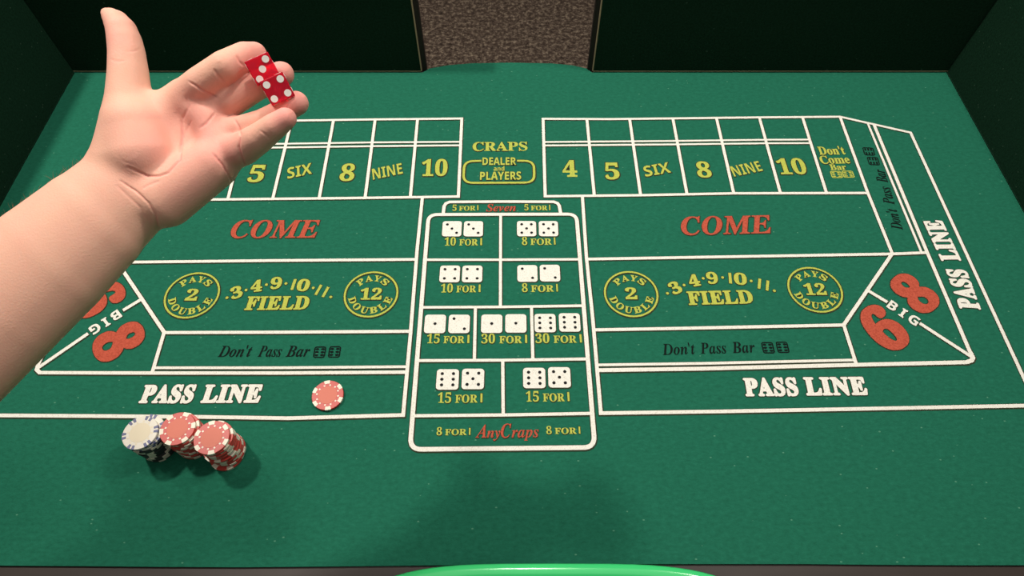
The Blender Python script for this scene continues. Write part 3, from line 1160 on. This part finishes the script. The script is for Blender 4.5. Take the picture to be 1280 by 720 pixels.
# (polyline in photo pixels, depth mm, half width px)
CREASES = [
    ([(150, 226), (170, 239), (186, 254), (194, 268), (198, 290)], 1.0, 1.2),
    ([(146, 232), (160, 245), (176, 260), (184, 275)], 0.4, 1.6),
    ([(227, 152), (228, 172), (224, 200), (210, 216), (198, 220), (184, 220), (160, 209)], 1.2, 1.5),
    ([(227, 152), (236, 134), (232, 120)], 0.4, 1.6),
    ([(250, 160), (258, 154), (268, 142)], 0.7, 1.6),
    ([(266, 192), (278, 206), (286, 219), (289, 227)], 1.1, 1.2),
    ([(300, 170), (298.5, 184), (302, 196), (306, 208)], 1.3, 1.2),
    ([(293, 149), (299, 160), (301, 171)], 1.0, 1.3),
    ([(236, 102), (254, 113), (271, 122)], 1.0, 1.3),
    ([(268, 87), (272, 94), (280, 103)], 0.7, 1.5),
    ([(296, 70), (299, 77), (304, 82)], 0.8, 1.4),
    ([(138, 74), (146, 77), (156, 76)], 0.2, 1.3),
    ([(177, 60), (168, 64), (158, 65)], 0.2, 1.3),
    ([(170, 207), (158, 203), (150, 200)], 0.15, 1.6),
    ([(200, 226), (186, 231), (178, 236)], 0.4, 1.8),
    ([(325, 163), (333, 169), (338, 175)], 0.4, 1.3),
    ([(240, 150), (232, 166), (229, 176)], 0.3, 1.5),
]

fld, glo = build_hand()
hv, hq = surface_nets(fld, glo)
del fld


def relax(v, q, it, lam):
    for _ in range(it):
        acc = np.zeros_like(v)
        num = np.zeros(len(v))
        for a, b in ((0, 1), (1, 2), (2, 3), (3, 0)):
            np.add.at(acc, q[:, a], v[q[:, b]])
            np.add.at(acc, q[:, b], v[q[:, a]])
            np.add.at(num, q[:, a], 1)
            np.add.at(num, q[:, b], 1)
        v = v + lam * (acc / num[:, None] - v)
    return v




def biggest(v, q):
    lab = np.arange(len(v))
    while True:
        m = lab[q].min(1)
        new = lab.copy()
        for k in range(4):
            np.minimum.at(new, q[:, k], m)
        new = new[new]
        if (new == lab).all():
            break
        lab = new
    ids, cnt = np.unique(lab, return_counts=True)
    keep = lab == ids[cnt.argmax()]
    mp = np.cumsum(keep) - 1
    return v[keep], mp[q[keep[q[:, 0]]]]


def subdivide(v, q):
    e = np.sort(np.concatenate([q[:, [0, 1]], q[:, [1, 2]], q[:, [2, 3]], q[:, [3, 0]]]), 1)
    key = e[:, 0] * np.int64(len(v)) + e[:, 1]
    uq, inv = np.unique(key, return_inverse=True)
    mid = (v[uq // len(v)] + v[uq % len(v)]) / 2
    cen = v[q].mean(1)
    n0, n1, nq = len(v), len(uq), len(q)
    m = [n0 + inv[k * nq:(k + 1) * nq] for k in range(4)]
    c = n0 + n1 + np.arange(nq)
    nq_ = np.concatenate([np.stack([q[:, k], m[k], c, m[k - 1]], 1) for k in range(4)])
    return np.concatenate([v, mid, cen]), nq_


def normals(v, q):
    fn = np.cross(v[q[:, 2]] - v[q[:, 0]], v[q[:, 3]] - v[q[:, 1]])
    nn = np.zeros_like(v)
    for k in range(4):
        np.add.at(nn, q[:, k], fn)
    return nn / np.maximum(np.linalg.norm(nn, axis=1, keepdims=True), 1e-12)


hv, hq = biggest(hv, hq)
hv = relax(hv, hq, 4, 0.5)
hv, hq = subdivide(hv, hq)
hv = relax(hv, hq, 3, 0.5)
hn = normals(hv, hq)
view = hv / np.linalg.norm(hv, axis=1, keepdims=True)
if (hn * view).sum(1).mean() > 0 and (hn * (hv - hv.mean(0))).sum() < 0:
    hn = -hn
facing = np.clip(-(hn * view).sum(1) * 2.5, 0, 1)
hpx = hv[:, 0] / hv[:, 2] * F + 640
hpy = hv[:, 1] / hv[:, 2] * F + 360
crease = np.zeros(len(hv))
for pl, dep, wpx in CREASES:
    pl = np.array(pl, float)
    seg = np.cumsum([0] + [np.linalg.norm(b_ - a_) for a_, b_ in zip(pl[:-1], pl[1:])])
    near = np.where((hpx > pl[:, 0].min() - 9) & (hpx < pl[:, 0].max() + 9) & (hpy > pl[:, 1].min() - 9) & (hpy < pl[:, 1].max() + 9) & (hv[:, 2] < D0 + 0.02))[0]
    best = np.full(len(near), 1e9)
    par = np.zeros(len(near))
    for i in range(len(pl) - 1):
        d = pl[i + 1] - pl[i]
        t = np.clip(((hpx[near] - pl[i, 0]) * d[0] + (hpy[near] - pl[i, 1]) * d[1]) / (d @ d), 0, 1)
        ds = (hpx[near] - pl[i, 0] - d[0] * t) ** 2 + (hpy[near] - pl[i, 1] - d[1] * t) ** 2
        m = ds < best
        best[m] = ds[m]
        par[m] = (seg[i] + t[m] * (seg[i + 1] - seg[i])) / seg[-1]
    fade = np.clip(np.minimum(par, 1 - par) * 5 + 0.35, 0, 1)
    crease[near] = np.maximum(crease[near], dep * fade * np.exp(-best / (wpx * wpx)))
hv = hv - hn * (crease * facing * 0.001)[:, None]
hpx = hv[:, 0] / hv[:, 2] * F + 640
hpy = hv[:, 1] / hv[:, 2] * F + 360
hd = hv[:, 2].copy()
# camera space -> world
wv = np.stack([hv[:, 0], hv[:, 2] * CT - hv[:, 1] * ST, T + H - hv[:, 2] * ST - hv[:, 1] * CT], 1)
me = bpy.data.meshes.new('hand')
me.vertices.add(len(wv))
me.vertices.foreach_set('co', wv.astype(np.float32).ravel())
me.loops.add(hq.size)
me.polygons.add(len(hq))
me.loops.foreach_set('vertex_index', hq.astype(np.int32).ravel())
me.polygons.foreach_set('loop_start', np.arange(0, hq.size, 4, dtype=np.int32))
me.update(calc_edges=True)
me.validate()
me.polygons.foreach_set('use_smooth', np.ones(len(me.polygons), dtype=bool))
# skin tone: fingertips and pads pinker, forearm more tan
pink = np.zeros(len(wv), np.float32)
for cx, cy, r, s in ((318, 68, 30, .7), (352, 92, 26, .8), (370, 130, 26, .8), (357, 148, 26, .7), (145, 40, 40, .45), (262, 160, 40, .5),
                     (285, 195, 34, .4), (185, 170, 45, .45), (240, 240, 45, .35), (240, 125, 30, .3), (300, 110, 30, .3), (160, 230, 30, .15)):
    pink += s * np.exp(-((hpx - cx) ** 2 + (hpy - cy) ** 2) / (r * r)).astype(np.float32)
at = me.attributes.new('pink', 'FLOAT', 'POINT')
at.data.foreach_set('value', np.clip(pink + 0.35 * crease * facing, 0, 1).astype(np.float32))

M_SKIN = mat('skin', (0.66, 0.36, 0.25), 0.58, 0.22)
nt = M_SKIN.node_tree
b = nt.nodes['Principled BSDF']
b.inputs['Subsurface Weight'].default_value = 0.12
b.inputs['Subsurface Radius'].default_value = (1.0, 0.35, 0.2)
b.inputs['Subsurface Scale'].default_value = 0.004
an = nd(nt, 'ShaderNodeAttribute', attribute_name='pink')
tc = nd(nt, 'ShaderNodeTexCoord')
nz = nd(nt, 'ShaderNodeTexNoise', Scale=45.0, Detail=4.0)
nt.links.new(tc.outputs['Object'], nz.inputs['Vector'])
mx = nd(nt, 'ShaderNodeMix', data_type='RGBA')
mx.inputs[6].default_value = (0.77, 0.44, 0.32, 1)
mx.inputs[7].default_value = (0.80, 0.33, 0.28, 1)
ad = nd(nt, 'ShaderNodeMath', operation='MULTIPLY_ADD')
nt.links.new(nz.outputs['Fac'], ad.inputs[0])
ad.inputs[1].default_value = 0.5
ad2 = nd(nt, 'ShaderNodeMath', operation='SUBTRACT')
nt.links.new(an.outputs['Fac'], ad2.inputs[0])
ad2.inputs[1].default_value = 0.18
nt.links.new(ad2.outputs[0], ad.inputs[2])
ad.use_clamp = True
nt.links.new(ad.outputs[0], mx.inputs[0])
nt.links.new(mx.outputs[2], b.inputs['Base Color'])
n3 = nd(nt, 'ShaderNodeTexNoise', Scale=700.0, Detail=3.0)
nt.links.new(tc.outputs['Object'], n3.inputs['Vector'])
bp = nd(nt, 'ShaderNodeBump', Strength=0.25, Distance=0.0008)
nt.links.new(n3.outputs['Fac'], bp.inputs['Height'])
nt.links.new(bp.outputs['Normal'], b.inputs['Normal'])
person = tag(link('person', me, M_SKIN), 'bare forearm and open hand, palm up, thumb out, fingers holding two red dice', 'person')
print('HAND', len(wv), len(hq))

# fine hairs on the back and thumb side of the forearm
M_HAIR = mat('arm_hair', (0.22, 0.13, 0.07), 0.6, 0.3)
nrm = np.empty(len(me.vertices) * 3, np.float32)
me.vertices.foreach_get('normal', nrm)
nrm = nrm.reshape(-1, 3)
ax = (C3(150, 245, D0) - C3(0, 381, D0 - 0.014)).normalized()
axn = np.array(ax)
side = np.array(RIGHT * -0.66 + DOWN * -0.75)
cand = np.where((hpx < 112) & (hpx > -120) & (hpy > 120) & (nrm @ side > 0.35) & (nrm @ np.array(FWD) > -0.35) & (hpy > 200 - 0.0 * hpx))[0]
rng = np.random.RandomState(3)
sel = rng.choice(cand, min(900, len(cand)), replace=False)
V, Fs = [], []
for i in sel:
    p = Vector(wv[i])
    nv = Vector(nrm[i])
    dr = (Vector(ax) * rng.uniform(0.3, 1.0) + nv * rng.uniform(0.15, 0.55) + Vector(rng.normal(0, 0.3, 3))).normalized()
    L = rng.uniform(0.004, 0.010)
    sd = dr.cross(nv).normalized() * 0.00012
    up = dr.cross(sd).normalized() * 0.00012
    prev = None
    for s in range(4):
        t = s / 3
        c = p + dr * L * t - nv * (L * 0.25 * t * t)
        w_ = 1 - 0.8 * t
        k = len(V)
        V += [tuple(c + sd * w_), tuple(c - sd * w_ * 0.5 + up * w_), tuple(c - sd * w_ * 0.5 - up * w_)]
        if prev is not None:
            for a in range(3):
                Fs.append((prev + a, prev + (a + 1) % 3, k + (a + 1) % 3, k + a))
        prev = k
h = link('arm_hair', mesh('arm_hair', V, Fs), M_HAIR, person)
h['kind'] = 'stuff'
